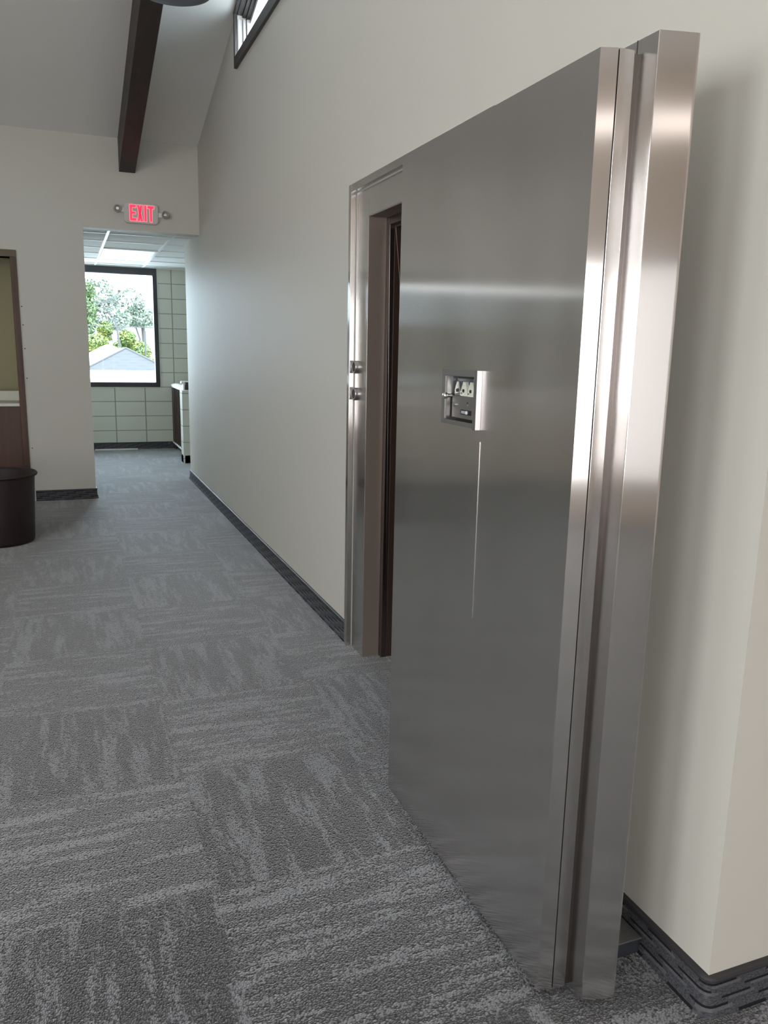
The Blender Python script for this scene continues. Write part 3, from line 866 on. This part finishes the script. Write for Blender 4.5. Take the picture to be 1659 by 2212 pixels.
# hillside
bm = B()
N = 40
vs = []
for i in range(N+1):
    for j in range(9):
        x = -40+i*2.6; y = 88+j*8
        z = -3.2 + 1.25*j + .5*math.sin(i*.9+j) + .35*math.sin(i*2.3+j*1.7)
        vs.append(bm.verts.new((x, y, z)))
for i in range(N):
    for j in range(8):
        bm.faces.new((vs[i*9+j], vs[(i+1)*9+j], vs[(i+1)*9+j+1], vs[i*9+j+1]))
q = M('hill_scrub').set(Roughness=.95); p, _ = q.pos()
q.link(q.ramp(q.noise(p, .8, 6, .7), [(.38, (0.0156, 0.0201, 0.0268)), (.5, (0.0312, 0.0379, 0.0469)), (.62, (0.0670, 0.0714, 0.0781))]), q.b.inputs['Base Color'])
struct('hill', bm, q.m, 'pale wooded hillside in the distance beyond the window', smooth=True)

# bare tree
bt_ = thing('bare_tree', (2.6, 36.3, -3.1), 'bare branching tree arching across the window view', 'tree')
bm = B()
def branch(pts, r0, r1):
    pts = [(x*K_, Y_, 1.43+(z-1.43)*K_ if z > 0 else z) for x, _, z in pts]; r0 *= K_*.7; r1 *= K_*.7
    n = len(pts)-1
    for i in range(n):
        tube(bm, pts[i], pts[i+1], r0+(r1-r0)*i/n, r0+(r1-r0)*(i+1)/n, n=6)
Y_ = 36.3; K_ = Y_/22
branch([(1.6, Y_, -3.1), (1.5, Y_, .5), (1.32, Y_, 1.7), (1.30, Y_, 1.95), (1.2, Y_, 2.18), (1.05, Y_, 2.36), (.96, Y_, 2.47)], .05, .011)
branch([(.83, Y_, 2.44), (.96, Y_, 2.47), (1.17, Y_, 2.60), (1.32, Y_, 2.64), (1.53, Y_, 2.62), (1.8, Y_, 2.56), (2.09, Y_, 2.45)], .014, .004)
branch([(1.17, Y_, 2.60), (1.34, Y_, 2.74), (1.47, Y_, 2.86), (1.62, Y_, 2.93), (1.72, Y_, 3.03)], .010, .003)
branch([(1.40, Y_, 2.80), (1.62, Y_, 2.83), (1.86, Y_, 2.78)], .006, .003)
branch([(.45, Y_, 2.72), (.75, Y_, 2.78), (.95, Y_, 2.88), (1.15, Y_, 2.95)], .009, .003)
branch([(.50, Y_, 2.74), (.65, Y_, 2.90), (.93, Y_, 3.12)], .009, .003)
random.seed(11)
ANCH = [(1.05, 2.36), (1.2, 2.18), (1.17, 2.6), (1.32, 2.64), (1.53, 2.62), (1.8, 2.56), (1.34, 2.74), (1.47, 2.86), (1.62, 2.93), (1.62, 2.83), (1.86, 2.78), (.75, 2.78), (.95, 2.88), (.65, 2.9), (1.72, 3.03), (2.0, 2.49)]
for _ in range(90):
    x, z = random.choice(ANCH)
    d = Vector((random.uniform(-.1, .18), random.uniform(-.1, .1), random.uniform(-.16, .12)))
    x *= K_; z = 1.43+(z-1.43)*K_; d *= K_
    tube(bm, (x, Y_, z), Vector((x, Y_, z))+d, .004, .002, n=4)
obj('branches', bm, plain('branch_bark', (.03, .026, .028), .9), bt_)

# power lines and pole
for z, y, r, lb in ((2.92, 30, .008, 'upper thin power line crossing the window view'), (2.10, 30, .014, 'lower thick power line crossing the window view')):
    bm = B()
    P_ = [(-8+i*1.2, y, z+.02*((i-9)/9)**2) for i in range(18)]
    for a_, b_ in zip(P_, P_[1:]): tube(bm, a_, b_, r, n=6)
    tag(obj('power_line', bm, m_ridge), lb, 'power line')
bm = B()
for x in (-8.0, 12.4): tube(bm, (x, 30, -3.2), (x, 30, 3.4), .12, .09, n=10)
bm.free(); bm = B(); tube(bm, (3.62, 40, -3.1), (3.62, 40, 2.15), .035, n=8)
tag(obj('utility_pole', bm, m_ridge), 'thin dark utility pole at the right of the window view', 'pole')
gl = thing('outdoor_globe', (1.12, 12.6, 2.45), 'pale globe outside the top of the window', 'lamp')  # pale globe and thin bar just outside the top of the pane
bm = B(); lathe(bm, [(0, -.055), (.03, -.045), (.05, -.02), (.055, .01), (.045, .03), (0, .035)], (1.12, 12.6, 2.44), 'z', 28); obj('globe', bm, plain('globe_pale', (.17, .20, .19), .4), gl, smooth=True)
bm = B(); box(bm, -.6, 1.5, 12.58, 12.61, 2.480, 2.494); obj('thin_bar', bm, plain('bar_grey', (.08, .08, .09), .6), gl)

# ------------------------------------------------------------------ light
sl = thing('strip_light', (1.5, YR+.05, 3.26), 'long linear wall light high on the rear wall', 'light')
bm = B(); box(bm, -.5, 3.8, YR, YR+.04, 3.17, 3.35); obj('housing', bm, m_white, sl)
bm = B(); box(bm, -.48, 3.78, YR+.04, YR+.07, 3.19, 3.33); obj('tube', bm, emis('strip_glow', (1., .90, .84), 2.2), sl)
wd = bpy.data.worlds.new('World'); scn.world = wd; wd.use_nodes = True
nt = wd.node_tree; bg = nt.nodes['Background']
sky = nt.nodes.new('ShaderNodeTexSky'); sky.sky_type = 'HOSEK_WILKIE'; sky.turbidity = 9; sky.sun_direction = (0.5, -.3, .8)
mx = nt.nodes.new('ShaderNodeMix'); mx.data_type = 'RGBA'; mx.inputs[0].default_value = .12
mx.inputs[6].default_value = (.70, .84, 1.0, 1)
nt.links.new(sky.outputs[0], mx.inputs[7]); nt.links.new(mx.outputs[2], bg.inputs[0])
bg.inputs[1].default_value = 24.0
sn = bpy.data.lights.new('sun', 'SUN'); sn.energy = 7.; sn.angle = .02; sn.color = (1., .97, .93)
so_ = bpy.data.objects.new('sun', sn); so_.rotation_euler = (math.radians(38), 0, math.radians(-12)); so_.location = (0, -20, 20); COL.objects.link(so_)

def area(name, loc, rot, sx, sy, power, col):
    l = bpy.data.lights.new(name, 'AREA'); l.shape = 'RECTANGLE'; l.size = sx; l.size_y = sy
    l.energy = power; l.color = col
    o = bpy.data.objects.new(name, l); o.location = loc; o.rotation_euler = rot; COL.objects.link(o)
    return o
for k, (a, b) in enumerate(RW):
    area('rear_daylight', ((a+b)/2, YR-.10, (RZ0+RZ1)/2), (PI/2, 0, 0), b-a, RZ1-RZ0, (6.7 if k == 2 else 50)*(b-a), (1., .965, .96))
for a, b in LW:
    area('side_daylight', (XL-.10, (a+b)/2, (LZ0+LZ1)/2), (0, -PI/2, 0), LZ1-LZ0, b-a, (79 if b < 1 else 32)*(b-a), (.965, .985, 1.))
area('corridor_daylight', (BX0-.1, 9.65, 1.6), (0, -PI/2, 0), 1.4, 1.2, 40, (.86, .96, 1.))

# ------------------------------------------------------------------ camera
f_px, yaw, pitch, roll, H = 1723.12, .3791, -.1982, .0209, 1.43
cy, sy, cp, sp = math.cos(yaw), math.sin(yaw), math.cos(pitch), math.sin(pitch)
fw = Vector((sy*cp, cy*cp, sp)); r = Vector((cy, -sy, 0)); u = r.cross(fw)
cr, sr = math.cos(roll), math.sin(roll)
r2 = r*cr+u*sr; u2 = u*cr-r*sr
cam = bpy.data.cameras.new('Camera'); co = bpy.data.objects.new('Camera', cam); COL.objects.link(co)
cam.sensor_fit = 'VERTICAL'; cam.sensor_height = 36.; cam.lens = 36.*f_px/2212.
cam.clip_start = .02; cam.clip_end = 500
mt = Matrix((r2, u2, -fw)).transposed().to_4x4(); mt.translation = (0, 0, H)
co.matrix_world = mt
scn.camera = co

scn.view_settings.view_transform = 'Standard'; scn.view_settings.look = 'None'
scn.view_settings.gamma = 1.0; scn.view_settings.use_curve_mapping = False
scn.view_settings.exposure = -0.15
scn.cycles.max_bounces = 10; scn.cycles.diffuse_bounces = 6; scn.cycles.glossy_bounces = 5
scn.cycles.transparent_max_bounces = 12
scn.cycles.sample_clamp_indirect = 6.0
scn.cycles.use_denoising = True
